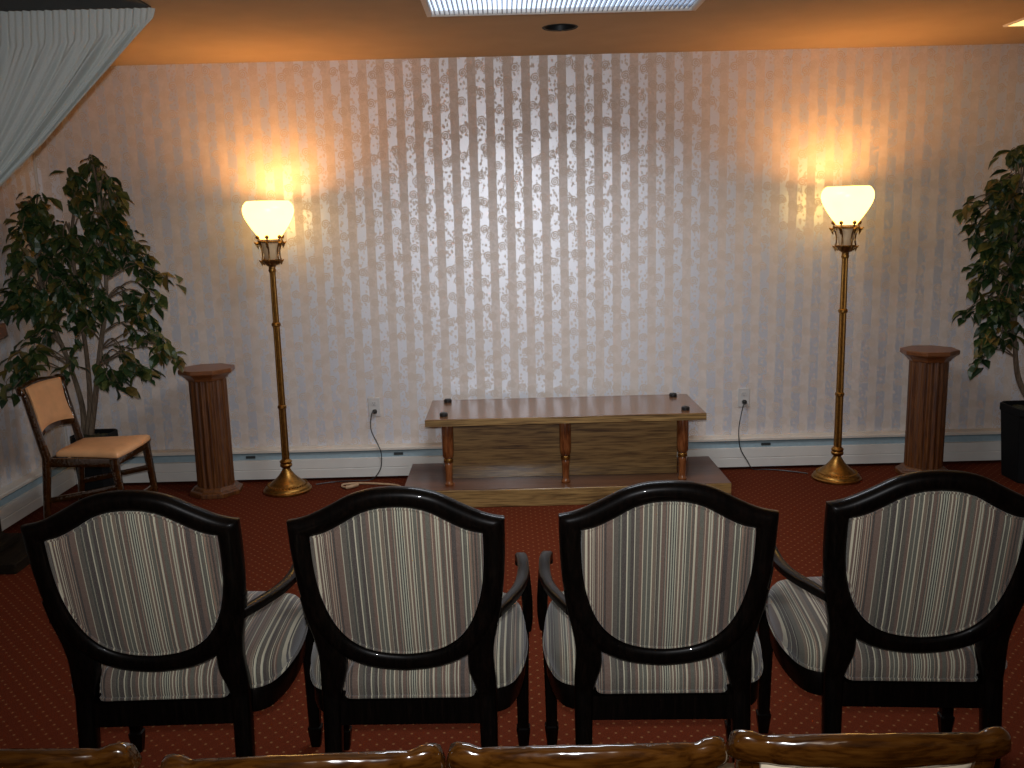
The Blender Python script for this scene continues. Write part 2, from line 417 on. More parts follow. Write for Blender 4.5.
# small warm light at the right
t = thing('square_downlight', 'small square warm yellow light glowing in the ceiling at right', 'ceiling light', (2.76, 4.77, HC))
bm = bmesh.new()
rings = [[(-s, -s, z), (s, -s, z), (s, s, z), (-s, s, z)] for s, z in [(.19, 0), (.186, -.008), (.176, -.008), (.174, -.002)]]
loft(bm, rings, cap=False); obj('trim_frame', bm, 'fixture_frame', t, smooth=False)
boxo('warm_lens', (-.173, .173, -.173, .173, -.006, -.001), 'warm_panel', t, bevel=0)

# ------------------------------------------------------------------ baseboard heaters
def heater(label, length, loc, rz, slots):
    """runs along local +X, wall at y=0, front towards -Y"""
    t = thing('baseboard_heater', label, 'heater', loc, rz)
    def prof(name, pts, mat):
        bm = bmesh.new(); loft(bm, [[(0, y, z) for y, z in pts], [(length, y, z) for y, z in pts]])
        obj(name, bm, mat, t, smooth=False)
    prof('back_plate', [(-.002, .01), (-.012, .01), (-.012, .19), (-.002, .19)], 'heater_recess')
    prof('top_cap', [(-.002, .205), (-.052, .199), (-.058, .192), (-.058, .180), (-.054, .180), (-.052, .190), (-.002, .192)], 'heater_cap')
    prof('upper_louver', [(-.014, .178), (-.040, .168), (-.048, .132), (-.045, .130), (-.036, .165), (-.014, .172)], 'heater_recess')
    prof('front_panel', [(-.044, .136), (-.062, .132), (-.064, .078), (-.062, .074), (-.064, .070), (-.064, .018), (-.050, .018), (-.050, .125), (-.044, .130)], 'heater_white')
    for sx in slots:
        bm = bmesh.new(); box(bm, sx-.028, sx+.028, -.0505, -.040, .146, .160); obj('damper_slot', bm, 'heater_dark', t, smooth=False)
    return t
heater('long cream and blue-grey baseboard heater along the rose wallpapered far wall', XR-XL-.075, (XL+.07, YB, 0), 0, [1.06, 1.96, 4.2])
heater('baseboard heater along the left wall beside the folding chair', YB-.07-2.2, (XL, 2.2, 0), PI/2, [.8])
# corner strip between the two walls
bm = bmesh.new(); box(bm, XL, XL+.012, YB-.012, YB, .21, HC); struct('trim_1', bm, 'plate', smooth=False)

# ------------------------------------------------------------------ outlets and cords
def outlet(x, label):
    t = thing('wall_outlet', label, 'outlet', (x, YB, .437))
    boxo('cover_plate', (-.036, .036, -.007, -.0005, -.058, .058), 'plate', t, bevel=.003)
    for dz in (.024, -.024):
        bm = bmesh.new()
        n = 24
        pts = [(.017*math.cos(2*PI*i/n), max(-.0125, min(.0125, .017*math.sin(2*PI*i/n)))) for i in range(n)]
        loft(bm, [[(a, -.0068, dz+b_) for a, b_ in pts], [(a, -.010, dz+b_) for a, b_ in pts]])
        s = obj('socket', bm, 'plate', t)
        bm = bmesh.new()
        for q in (-.0065, .0065): box(bm, q-.0012, q+.0012, -.0106, -.0098, dz-.001, dz+.007)
        lathe_pts = [(.0024*math.cos(2*PI*i/10), .0024*math.sin(2*PI*i/10)) for i in range(10)]
        loft(bm, [[(a, -.0106, dz-.008+b_) for a, b_ in lathe_pts], [(a, -.0098, dz-.008+b_) for a, b_ in lathe_pts]])
        obj('slots', bm, 'heater_dark', s, smooth=False)
    return t
outlet(-.82, 'ivory wall outlet left of the oak stand, between it and the left lamp')
outlet(1.43, 'ivory wall outlet right of the oak stand, towards the right lamp')
def cord(label, plug, pts):
    t = thing('power_cord', label, 'power cord', (0, 0, 0))
    bm = bmesh.new()
    px, py, pz = plug
    rings = []
    for y, r in [(py, .013), (py-.016, .015), (py-.024, .013), (py-.030, .006)]:
        rings.append([(px+r*math.cos(2*PI*i/16), y, pz+r*math.sin(2*PI*i/16)) for i in range(16)])
    loft(bm, rings); obj('plug', bm, 'black_plastic', t)
    bm = bmesh.new(); tube(bm, catmull([(px, py-.028, pz)]+pts, 8), .0032, 8)
    obj('cable', bm, 'black_plastic', t)
cord('thin black cord hanging from the left outlet down over the heater', (-.815, YB-.0115, .413),
     [(-.832, 5.475, .40), (-.838, 5.463, .31), (-.80, 5.45, .22), (-.782, 5.444, .17), (-.782, 5.442, .10), (-.80, 5.443, .05), (-.845, 5.435, .006), (-.93, 5.42, .005), (-1.06, 5.41, .005), (-1.17, 5.36, .005)])
cord('thin black cord hanging from the right outlet down over the heater', (1.43, YB-.0115, .413),
     [(1.417, 5.475, .39), (1.392, 5.46, .28), (1.388, 5.447, .20), (1.40, 5.443, .13), (1.44, 5.442, .06), (1.478, 5.442, .006), (1.56, 5.43, .005), (1.68, 5.38, .005), (1.77, 5.32, .005)])
bm = bmesh.new()
tube(bm, catmull([(-1.0, 5.29, .008), (-1.0, 5.33, .009), (-.93, 5.35, .009), (-.80, 5.33, .009), (-.66, 5.27, .009), (-.63, 5.12, .009), (-.66, 4.95, .009)], 8), .006, 8)
tube(bm, catmull([(-1.0, 5.29, .008), (-.97, 5.26, .012), (-.93, 5.28, .014), (-.91, 5.31, .012)], 8), [.006]*8+[.011]*16+[.008], 8)
tag(obj('extension_cord', bm, 'tan_cord'), 'tan cord end curled on the carpet left of the oak stand', 'power cord')

# ------------------------------------------------------------------ floor lamps
def make_lamp(label, loc):
    t = thing('floor_lamp', label, 'floor lamp', loc, group='brass torchiere lamps')
    bm = bmesh.new()
    lathe(bm, [(.137, 0), (.140, .006), (.139, .014), (.131, .020), (.130, .026), (.120, .036), (.106, .044), (.098, .048), (.094, .054), (.078, .066),
               (.060, .082), (.044, .100), (.032, .118), (.026, .128), (.024, .134)], 48)
    obj('base', bm, 'brass', t)
    bm = bmesh.new()
    for i in range(40):
        a = 2*PI*i/40; bmesh.ops.create_uvsphere(bm, u_segments=6, v_segments=4, radius=.0048, matrix=Matrix.Translation((.112*math.cos(a), .112*math.sin(a), .0435)))
    obj('beaded_rim', bm, 'brass', t)
    bm = bmesh.new()
    lathe(bm, [(.022, .132), (.020, .138), (.026, .144), (.034, .152), (.036, .160), (.030, .167), (.034, .174), (.036, .180), (.028, .188), (.022, .194)], 32)
    obj('knop', bm, 'brass', t)
    bm = bmesh.new()
    lathe(bm, [(.0225, .190), (.0215, .50), (.0215, .51)], 48, flute=.22, nf=8, twist=0)
    lathe(bm, [(.0205, .51), (.0195, .985)], 48, flute=.22, nf=8)
    lathe(bm, [(.0185, .985), (.0165, 1.315)], 48, flute=.22, nf=8)
    for z in (.505, .985): lathe(bm, [(.020, z-.012), (.0255, z-.006), (.0255, z+.006), (.020, z+.012)], 24)
    lathe(bm, [(.018, 1.28), (.022, 1.292), (.018, 1.304)], 24)
    obj('pole', bm, 'brass', t)
    bm = bmesh.new()
    lathe(bm, [(.012, 1.298), (.020, 1.304), (.018, 1.312), (.032, 1.322), (.042, 1.336), (.047, 1.350), (.046, 1.352), (.03, 1.350)], 32)
    obj('cup', bm, 'brass_dark', t)
    bm = bmesh.new()
    lathe(bm, [(.030, 1.350), (.036, 1.356), (.044, 1.40), (.052, 1.452), (.056, 1.466), (.050, 1.464)], 32, caps=False)
    obj('inner_glass', bm, 'candle', t, label='cream glass cup')
    # crown: two leafy rings, six arms with ball or leaf ends
    bm = bmesh.new()
    for (R, z, r) in [(.062, 1.452, .0042), (.048, 1.348, .004)]:
        for ph in (0, PI):
            pts = []
            for i in range(97):
                a = 2*PI*i/96; pts.append(((R+.0035*math.cos(a*16+ph))*math.cos(a), (R+.0035*math.cos(a*16+ph))*math.sin(a), z+.0035*math.sin(a*16+ph)))
            tube(bm, pts, r*.75, 6)
    for k in range(6):
        a = PI/2+2*PI*k/6; ca, sa = math.cos(a), math.sin(a)
        pr = [(.040, 1.325), (.054, 1.345), (.050, 1.37), (.050, 1.40), (.058, 1.43), (.068, 1.452), (.066, 1.468), (.071, 1.478)]
        tube(bm, catmull([(r*ca, r*sa, z) for r, z in pr], 4), .0042, 6)
        bmesh.ops.create_uvsphere(bm, u_segments=10, v_segments=8, radius=.011, matrix=Matrix.Translation((.070*ca, .070*sa, 1.478)))
        # little outward leaves at both rings
        for (r0, z0, s) in [(.066, 1.448, 1.), (.050, 1.348, .8)]:
            tube(bm, [(r0*ca, r0*sa, z0), ((r0+.014*s)*ca, (r0+.014*s)*sa, z0-.008*s), ((r0+.026*s)*ca, (r0+.026*s)*sa, z0+.004*s)], [.006*s, .0085*s, .002], 6)
            tube(bm, [(r0*ca, r0*sa, z0-.004), ((r0+.008*s)*ca, (r0+.008*s)*sa, z0-.020*s), ((r0+.003)*ca, (r0+.003)*sa, z0-.034*s)], [.005*s, .007*s, .002], 6)
    obj('crown', bm, 'brass_dark', t)
    bm = bmesh.new()
    prof = catmull([(.048, 1.462, 0), (.060, 1.475, 0), (.085, 1.508, 0), (.114, 1.552, 0), (.134, 1.592, 0), (.140, 1.624, 0), (.135, 1.650, 0), (.122, 1.668, 0), (.112, 1.675, 0)], 4)
    pr = [(p.x, p.y) for p in prof]; inner = [(max(.02, r-.005), z) for r, z in reversed(pr)]
    lathe(bm, pr+inner, 48, caps=False)
    obj('lamp_shade', bm, 'shade_glow', t, label='glowing yellow-white bowl glass shade')
    bm = bmesh.new(); lathe(bm, [(.012, 1.47), (.016, 1.50), (.028, 1.54), (.030, 1.565), (.022, 1.59), (.002, 1.60)], 20)
    obj('bulb', bm, 'bulb', t)
    return t
lampL = make_lamp('lit brass torchiere lamp at left, beside the ficus and fluted oak pedestal', (-1.315, 5.262, 0))
lampR = dup(lampL, (1.905, 5.215, 0), .3, 'lit brass torchiere lamp at right, left of the other fluted oak pedestal', 'brass torchiere lamps')

# ------------------------------------------------------------------ pedestals
def make_pedestal(label, loc, rz):
    t = thing('pedestal_column', label, 'pedestal', loc, rz, 'fluted oak pedestals')
    ph = PI/8
    bm = bmesh.new()
    lathe(bm, [(.152, 0), (.154, .004), (.154, .024), (.148, .030), (.134, .034), (.126, .046), (.116, .054)], 8, phase=ph)
    obj('plinth', bm, 'oak_z', t, smooth=False, bevel=.002)
    bm = bmesh.new(); lathe(bm, [(.106, .050), (.106, .680)], 144, flute=.085, nf=18)
    obj('shaft', bm, 'oak_z', t, ang=60)
    bm = bmesh.new()
    lathe(bm, [(.104, .676), (.115, .682), (.120, .692), (.136, .708), (.142, .712), (.156, .720), (.160, .724), (.160, .742), (.156, .746)], 8, phase=ph)
    obj('cap', bm, 'oak_cap', t, smooth=False, bevel=.002)
    return t
p1 = make_pedestal('octagonal-topped fluted oak pedestal between the left ficus and left lamp', (-1.735, 5.27, 0), .1)
dup(p1, (2.436, 5.27, 0), -.1, 'octagonal-topped fluted oak pedestal right of the right lamp, near the right ficus', 'fluted oak pedestals')

# ------------------------------------------------------------------ oak display stand
t = thing('display_stand', 'low oak display stand with overhanging top, centred against the far wall', 'stand', (.304, 5.13, 0))
boxo('base_slab', (-.896, .896, -.285, .285, .0, .10), 'oak_x', t, bevel=.004)
boxo('top_slab', (-.760, .760, -.255, .285, .452, .490), 'oak_top', t, bevel=.004)
boxo('front_edge_band', (-.760, .760, -.2585, -.2552, .4525, .4885), 'oak_x', t, bevel=0)
boxo('cabinet_panel', (-.640, .640, -.055, .21, .1005, .4515), 'oak_x', t, bevel=.003)
boxo('base_surface', (-.894, .894, -.283, .283, .1002, .1022), 'oak_base_top', t, bevel=0)
def post(name, x, y):
    bm = bmesh.new()
    lathe(bm, [(.024, .1025), (.026, .112), (.021, .120), (.019, .135), (.021, .20), (.024, .228), (.020, .236), (.025, .242), (.025, .250), (.020, .256), (.030, .270), (.033, .30), (.033, .44), (.030, .4518)], 28, (x, y))
    o = obj(name, bm, 'oak_post', t)
    bm = bmesh.new(); lathe(bm, [(.0215, .234), (.0265, .238), (.0265, .2525), (.0215, .257)], 28, (x, y))
    obj('brass_ring', bm, 'brass', o)
for x, y in [(-.645, -.19), (0, -.19), (.645, -.19), (-.645, .20), (.645, .20)]: post('post', x, y)
for x, y in [(-.663, -.17), (.663, -.17), (-.663, .21), (.663, .21)]:
    bm = bmesh.new(); lathe(bm, [(.021, .4902), (.023, .494), (.022, .507), (.017, .511), (.01, .512)], 24, (x, y))
    obj('post_cap', bm, 'black_plastic', t, label='small black round cap')

# ------------------------------------------------------------------ striped armchairs (origin under the rear legs, facing +Y)
def interp(tab, x):
    for (a, b_), (c_, d) in zip(tab, tab[1:]):
        if a <= x <= c_: return b_+(d-b_)*(x-a)/(c_-a)
    return tab[-1][1] if x > tab[-1][0] else tab[0][1]
def rake(z): return -(z-.42)*.20 if z > .42 else -(.42-z)*.10
def camel(t):
    t = min(1, abs(t)); return interp_s([(0, 1), (.2, .965), (.4, .80), (.6, .45), (.8, .14), (.92, .03), (1, 0)], t)
def interp_s(tab, x):
    return interp(tab, x)
def shield(wx, zc, zt, side, n_top=24):
    """right half control points clockwise from crest: returns closed list of (x,z)"""
    topR = [(wx*i/n_top, zc+(zt-zc)*camel(i/n_top)) for i in range(n_top)]
    sd = catmull([Vector((a, b_, 0)) for a, b_ in side], 5)
    sd = [(p.x, p.y) for p in sd]
    right = topR+sd
    left = [(-x, z) for x, z in reversed(right[1:-1])]
    return right+left
outer = shield(.248, .897, .977, [(.248, .897), (.247, .82), (.243, .75), (.236, .69), (.218, .625), (.188, .57), (.145, .525), (.08, .496), (0, .486)])
inner = shield(.197, .860, .930, [(.197, .860), (.197, .80), (.193, .74), (.184, .69), (.168, .64), (.144, .597), (.108, .564), (.06, .545), (0, .538)])
def smooth_loop(L, it=2, keep=()):
    for _ in range(it):
        n = len(L); L = [L[i] if i in keep else ((L[i-1][0]+2*L[i][0]+L[(i+1) % n][0])/4, (L[i-1][1]+2*L[i][1]+L[(i+1) % n][1])/4) for i in range(n)]
    return L
nO = len(outer); kc = (24, nO-24)
outer = smooth_loop(outer, 3, kc); inner = smooth_loop(inner, 3, kc)
def lerp2(a, b_, t): return (a[0]+(b_[0]-a[0])*t, a[1]+(b_[1]-a[1])*t)

def make_armchair(label, loc, rz):
    T = thing('armchair', label, 'armchair', loc, rz, 'striped shield-back armchairs in a row')
    # back frame: section runs inner -> front -> outer -> rear
    bm = bmesh.new()
    rings = []
    for (f, dy) in [(0, -.010), (0.02, -.016), (.12, -.022), (.3, -.026), (.6, -.027), (.85, -.022), (.97, -.012), (1, -.002), (.97, .010), (.8, .014), (.3, .014), (.05, .010), (0, .002)]:
        ring = []
        for a, b_ in zip(inner, outer):
            x, z = lerp2(a, b_, f); ring.append((x, rake(z)+dy+.03*(1-(x/.25)**2)*0 , z))
        rings.append(ring)
    rings.append(rings[0])
    loft(bm, rings, cap=False); bmesh.ops.remove_doubles(bm, verts=bm.verts, dist=1e-6)
    obj('back_frame', bm, 'black_wood', T, ang=50)
    # upholstered back: rear face nearly flush, front cushioned
    bm = bmesh.new()
    cx, cz = 0, .735
    def scal(L, s, dy):
        return [(x*s, rake(cz+(z-cz)*s)+dy, cz+(z-cz)*s) for x, z in L]
    loft(bm, [scal(inner, .15, -.020), scal(inner, .6, -.019), scal(inner, .9, -.017), scal(inner, .985, -.013), scal(inner, 1.002, -.006), scal(inner, 1.002, .004), scal(inner, .985, .014), scal(inner, .9, .026), scal(inner, .6, .036), scal(inner, .15, .038)])
    bp = obj('back_upholstery', bm, 'fabric', T)
    bm = bmesh.new(); pts = [(x*.985, rake(z)-.0165, cz+(z-cz)*.985) for x, z in inner]; tube(bm, pts+[pts[0]], .0028, 6, caps=False)
    obj('piping', bm, 'fabric', bp)
    # seat outline
    half = [(0, -.012), (.10, -.012), (.150, -.010), (.158, .018), (.170, .030), (.215, .030), (.249, .055), (.270, .11), (.283, .19), (.286, .27), (.281, .35), (.268, .42), (.240, .468), (.17, .488), (.09, .496), (0, .499)]
    full = half+[(-x, y) for x, y in reversed(half[1:-1])]
    so = [(p.x, p.y) for p in catmull([Vector((a, b_, 0)) for a, b_ in full], 4, True)]
    cy = .26
    def sc(s, z, dome=0): return [(x*s, cy+(y-cy)*s, z) for x, y in so]
    bm = bmesh.new()
    loft(bm, [sc(.93, .345), sc(.975, .340), sc(.985, .350), sc(.985, .402), sc(.97, .410)])
    box(bm, -.176, .176, -.016, .014, .340, .404)
    obj('seat_rail', bm, 'black_wood', T)
    bm = bmesh.new()
    loft(bm, [sc(.94, .409), sc(.985, .411), sc(1.0, .425), sc(1.0, .445), sc(.985, .462), sc(.94, .478), sc(.85, .490), sc(.65, .500), sc(.35, .506), sc(.08, .508)])
    st = obj('seat', bm, 'fabric', T)
    bm = bmesh.new(); pts = [(x*1.0, cy+(y-cy)*1.0, .413) for x, y in so]; tube(bm, pts+[pts[0]], .0042, 6, caps=False)
    obj('piping', bm, 'fabric', st)
    for s in (-1, 1):
        # rear leg with stile
        bm = bmesh.new(); rings = []
        prof = [(0, .178, .212), (.2, .174, .213), (.39, .170, .214), (.43, .165, .214), (.46, .157, .213), (.49, .149, .211), (.53, .149, .210), (.57, .156, .214), (.61, .172, .222), (.65, .190, .231), (.70, .206, .238)]
        pc = catmull([Vector(p) for p in prof], 4)
        for p in pc:
            z, xi, xo = p; y = rake(z); hw = .019+.003*min(1, z/.4)
            e = .006
            rings.append([(s*xi, y-hw+e, z), (s*(xi+e), y-hw, z), (s*(xo-e), y-hw, z), (s*xo, y-hw+e, z), (s*xo, y+hw-e, z), (s*(xo-e), y+hw, z), (s*(xi+e), y+hw, z), (s*xi, y+hw-e, z)])
        loft(bm, rings); obj('leg', bm, 'black_wood', T, ang=50)
        # front leg: tapering with a spade foot
        bm = bmesh.new(); rings = []
        for z, h in [(0, .014), (.012, .0155), (.055, .020), (.062, .0205), (.066, .0165), (.08, .0165), (.25, .0195), (.345, .023), (.400, .023)]:
            c0 = (s*.269, .435); e = h*.72
            rings.append([(c0[0]+a, c0[1]+b_, z) for a, b_ in [(-h, -e), (-e, -h), (e, -h), (h, -e), (h, e), (e, h), (-e, h), (-h, e)]])
        loft(bm, rings); obj('leg', bm, 'black_wood', T, ang=30)
        # arm and its support
        bm = bmesh.new()
        path = catmull([(s*.222, -.052, .646), (s*.246, .03, .638), (s*.270, .13, .628), (s*.281, .23, .621), (s*.281, .32, .621), (s*.275, .385, .615), (s*.272, .425, .598), (s*.271, .44, .578)], 5)
        n = len(path)
        secs = [(.012+.003*min(1, i/(n*.45)), .012) if i < n*.9 else (.0145, .012) for i in range(n)]
        sweep(bm, path, secs)
        obj('armrest', bm, 'black_wood', T, ang=50)
        bm = bmesh.new()
        path = catmull([(s*.281, .345, .613), (s*.283, .35, .585), (s*.287, .36, .535), (s*.290, .385, .475), (s*.289, .42, .42), (s*.284, .435, .375)], 5)
        sweep(bm, path, (.015, .014), side=Vector((1, 0, 0)))
        obj('arm_support', bm, 'black_wood', T, ang=50)
    return T
a1 = make_armchair('striped shield-back armchair, leftmost of the four', (-.876, 2.135, 0), math.radians(0.5))
dup(a1, (-.262, 2.11, 0), math.radians(-1.5), 'striped shield-back armchair, second from the left, before the stand\'s left end')
dup(a1, (.357, 2.10, 0), math.radians(-2.0), 'striped shield-back armchair, third from the left, before the stand\'s right end')
dup(a1, (.983, 2.125, 0), math.radians(-4.5), 'striped shield-back armchair, rightmost of the four')

# ------------------------------------------------------------------ wooden folding chairs (origin under the seat, facing +Y)
def make_folding(label, loc, rz, pad, group):
    T = thing('folding_chair', label, 'folding chair', loc, rz, group)
    def yb(z): return -.19-(z-.42)*.22 if z > .42 else -.19-(.42-z)*.10
    for s in (-1, 1):
        bm = bmesh.new(); rings = []
        for z, xi, xo, h in [(0, .168, .192, .014), (.2, .166, .194, .016), (.42, .162, .194, .019), (.55, .165, .194, .017), (.70, .172, .196, .015), (.755, .174, .198, .014)]:
            y = yb(z); e = .005
            rings.append([(s*xi, y-h+e, z), (s*(xi+e), y-h, z), (s*(xo-e), y-h, z), (s*xo, y-h+e, z), (s*xo, y+h-e, z), (s*(xo-e), y+h, z), (s*(xi+e), y+h, z), (s*xi, y+h-e, z)])
        loft(bm, rings); obj('leg', bm, 'varnish', T, ang=50)
        bm = bmesh.new(); rings = []
        for z, y, h in [(0, .195, .012), (.2, .178, .015), (.38, .160, .018), (.415, .157, .018)]:
            c0 = s*.188; e = h*.7
            rings.append([(c0+a, y+b_, z) for a, b_ in [(-h, -e), (-e, -h), (e, -h), (h, -e), (h, e), (e, h), (-e, h), (-h, e)]])
        loft(bm, rings); obj('leg', bm, 'varnish', T, ang=50)
        bm = bmesh.new(); sweep(bm, [(s*.180, yb(.20)+.01, .20), (s*.186, 0, .235), (s*.188, .172, .27)], (.008, .014)); obj('stretcher', bm, 'varnish', T)
        bm = bmesh.new(); sweep(bm, [(s*.172, -.18, .395), (s*.182, 0, .395), (s*.188, .155, .395)], (.009, .022)); obj('side_rail', bm, 'varnish', T)
    bm = bmesh.new(); sweep(bm, [(-.186, .158, .395), (.186, .158, .395)], (.009, .022)); obj('front_rail', bm, 'varnish', T)
    bm = bmesh.new(); sweep(bm, [(-.172, -.185, .395), (.172, -.185, .395)], (.009, .020)); obj('back_rail', bm, 'varnish', T)
    bm = bmesh.new(); sweep(bm, [(-.19, .178, .16), (.19, .178, .16)], (.008, .012)); obj('stretcher', bm, 'varnish', T)
    # crest rail: waved top, rounded ears
    bm = bmesh.new(); rings = []
    N = 60
    tab = [(0, .797), (.2, .797), (.4, .794), (.58, .790), (.70, .787), (.76, .785), (.83, .790), (.90, .791), (.955, .787), (.985, .777), (1, .760)]
    tbb = [(0, .737), (.4, .738), (.7, .739), (.9, .738), (1, .747)]
    for i in range(N+1):
        x = -.214+.428*i/N; tt = abs(x)/.214
        zt = interp(tab, tt); zb = interp(tbb, tt); zm = (zt+zb)/2; hh = (zt-zb)/2
        bow = -.030*(1-tt*tt)          # curved backwards in the middle
        dent = .003*math.exp(-((tt-.74)/.05)**2)
        sec = []
        for k in range(14):
            a = 2*PI*k/14; cc, ss = math.cos(a), math.sin(a)
            dy = (abs(cc)**.75)*(1 if cc > 0 else -1)*(.0165-dent)*(1.0 if tt < .97 else .7); dz = (abs(ss)**.75)*(1 if ss > 0 else -1)*hh
            sec.append((x, yb(zm+dz)+bow+dy-.004, zm+dz))
        rings.append(sec)
    loft(bm, rings); obj('crest_rail', bm, 'varnish', T, ang=60)
    # lower back rail
    bm = bmesh.new(); rings = []
    for i in range(31):
        x = -.172+.344*i/30; tt = abs(x)/.172; bow = -.022*(1-tt*tt); z = .535+.018*(1-tt*tt)
        rings.append([(x, yb(z)+bow+a, z+b_) for a, b_ in [(-.010, -.014), (.010, -.014), (.012, 0), (.010, .016), (-.010, .016), (-.012, 0)]])
    loft(bm, rings); obj('lower_back_rail', bm, 'varnish', T, ang=60)
    # padded back panel
    bm = bmesh.new(); NX, NZ = 16, 14
    def side_x(v):   # half width, pinched in the middle
        return .163-.012*math.sin(PI*v)**1.5
    grid = {}
    for f in (0, 1):
        for i in range(NX+1):
            for j in range(NZ+1):
                u = -1+2*i/NX; v = j/NZ
                w = side_x(v); x = u*w; bow = -.026*(1-(x/.18)**2)
                zlo = .552+.014*(1-u*u); zhi = (.776 if pad == 'peach' else .746)+.003*(1-u*u); z = zlo+(zhi-zlo)*v
                puff = (1-u**6)*(1-(2*v-1)**6)
                y = yb(z)+bow+(.013 if pad == 'peach' else 0)+((.006+.012*puff) if f else (-.006-.004*puff))
                grid[f, i, j] = bm.verts.new((x, y, z))
    for f in (0, 1):
        for i in range(NX):
            for j in range(NZ): bm.faces.new((grid[f, i, j], grid[f, i+1, j], grid[f, i+1, j+1], grid[f, i, j+1]))
    for i in range(NX):
        for j in (0, NZ): bm.faces.new((grid[0, i, j], grid[0, i+1, j], grid[1, i+1, j], grid[1, i, j]))
    for j in range(NZ):
        for i in (0, NX): bm.faces.new((grid[0, i, j], grid[0, i, j+1], grid[1, i, j+1], grid[1, i, j]))
    obj('back_pad', bm, pad, T, ang=70)
    # inner wooden side strips following the pad
    for s in (-1, 1):
        bm = bmesh.new(); pts = []
        for j in range(17):
            v = j/16; w = side_x(v)+.007; z = .545+.20*v; pts.append((s*w, yb(z)-.026*(1-(w/.18)**2), z))
        sweep(bm, pts, (.007, .011), side=Vector((1, 0, 0))); obj('back_stile', bm, 'varnish', T)
    # seat pad
    half = [(0, -.165), (.10, -.165), (.140, -.160), (.150, -.15), (.158, -.10), (.176, .05), (.194, .14), (.201, .170), (.191, .187), (.10, .196), (0, .198)]
    full = half+[(-x, y) for x, y in reversed(half[1:-1])]
    so = [(p.x, p.y) for p in catmull([Vector((a, b_, 0)) for a, b_ in full], 4, True)]
    sc = lambda s, z: [(x*s, .03+(y-.03)*s, z) for x, y in so]
    bm = bmesh.new(); loft(bm, [sc(.95, .4175), sc(.99, .420), sc(1, .428), sc(.985, .440), sc(.93, .449), sc(.7, .457), sc(.3, .461), sc(.05, .462)])
    obj('seat', bm, pad, T, ang=60)
    return T
make_folding('wooden folding chair with peach vinyl seat and back, beside the left ficus', (-2.135, 4.70, 0), math.radians(-92), 'peach', None)
g = 'varnished folding chairs in the front row'
YR0 = 1.245+.075+.19+.018
f1 = make_folding('glossy varnished wooden chair, leftmost at the bottom edge, only its top rail in view', (-.768, YR0+.016, 0), math.radians(-2), 'cream', g)
f1.scale = (.97, 1, 1.028)
dup(f1, (-.322, YR0-.02, 0), math.radians(1.5), 'glossy varnished wooden chair at the bottom edge, second from the left')
dup(f1, (.104, YR0-.015, 0), math.radians(-.5), 'glossy varnished wooden chair at the bottom edge, third from the left')
dup(f1, (.527, YR0-.006, 0), math.radians(-1.5), 'glossy varnished wooden chair at the bottom right, its cream back panel showing')

# ------------------------------------------------------------------ ficus trees
def leaf(bm, p, d, size, rng):
    d = d.normalized(); s = d.cross(Vector((rng.uniform(-.6, .6), rng.uniform(-.6, .6), 1)))
    if s.length < .05: s = Vector((1, 0, 0))
    s.normalize(); nrm = s.cross(d).normalized()
    L = size; W = size*.27
    mid = [(0, 0, 0), (.25, 0, -.02), (.55, 0, 0.0), (.80, 0, -.05), (1.0, 0, -.14)]
    wid = [0.02, .80, 1.0, .52, 0.0]
    cv = [p+d*(L*a)+nrm*(L*c_) for a, _, c_ in mid]
    vm = [bm.verts.new(v) for v in cv]
    vl = [bm.verts.new(cv[i]+s*W*wid[i]+nrm*(.10*L*wid[i])) for i in range(4)]
    vr = [bm.verts.new(cv[i]-s*W*wid[i]+nrm*(.10*L*wid[i])) for i in range(4)]
    for V in (vl, vr):
        for i in range(3): bm.faces.new((vm[i], vm[i+1], V[i+1], V[i]))
        bm.faces.new((vm[3], vm[4], V[3]))
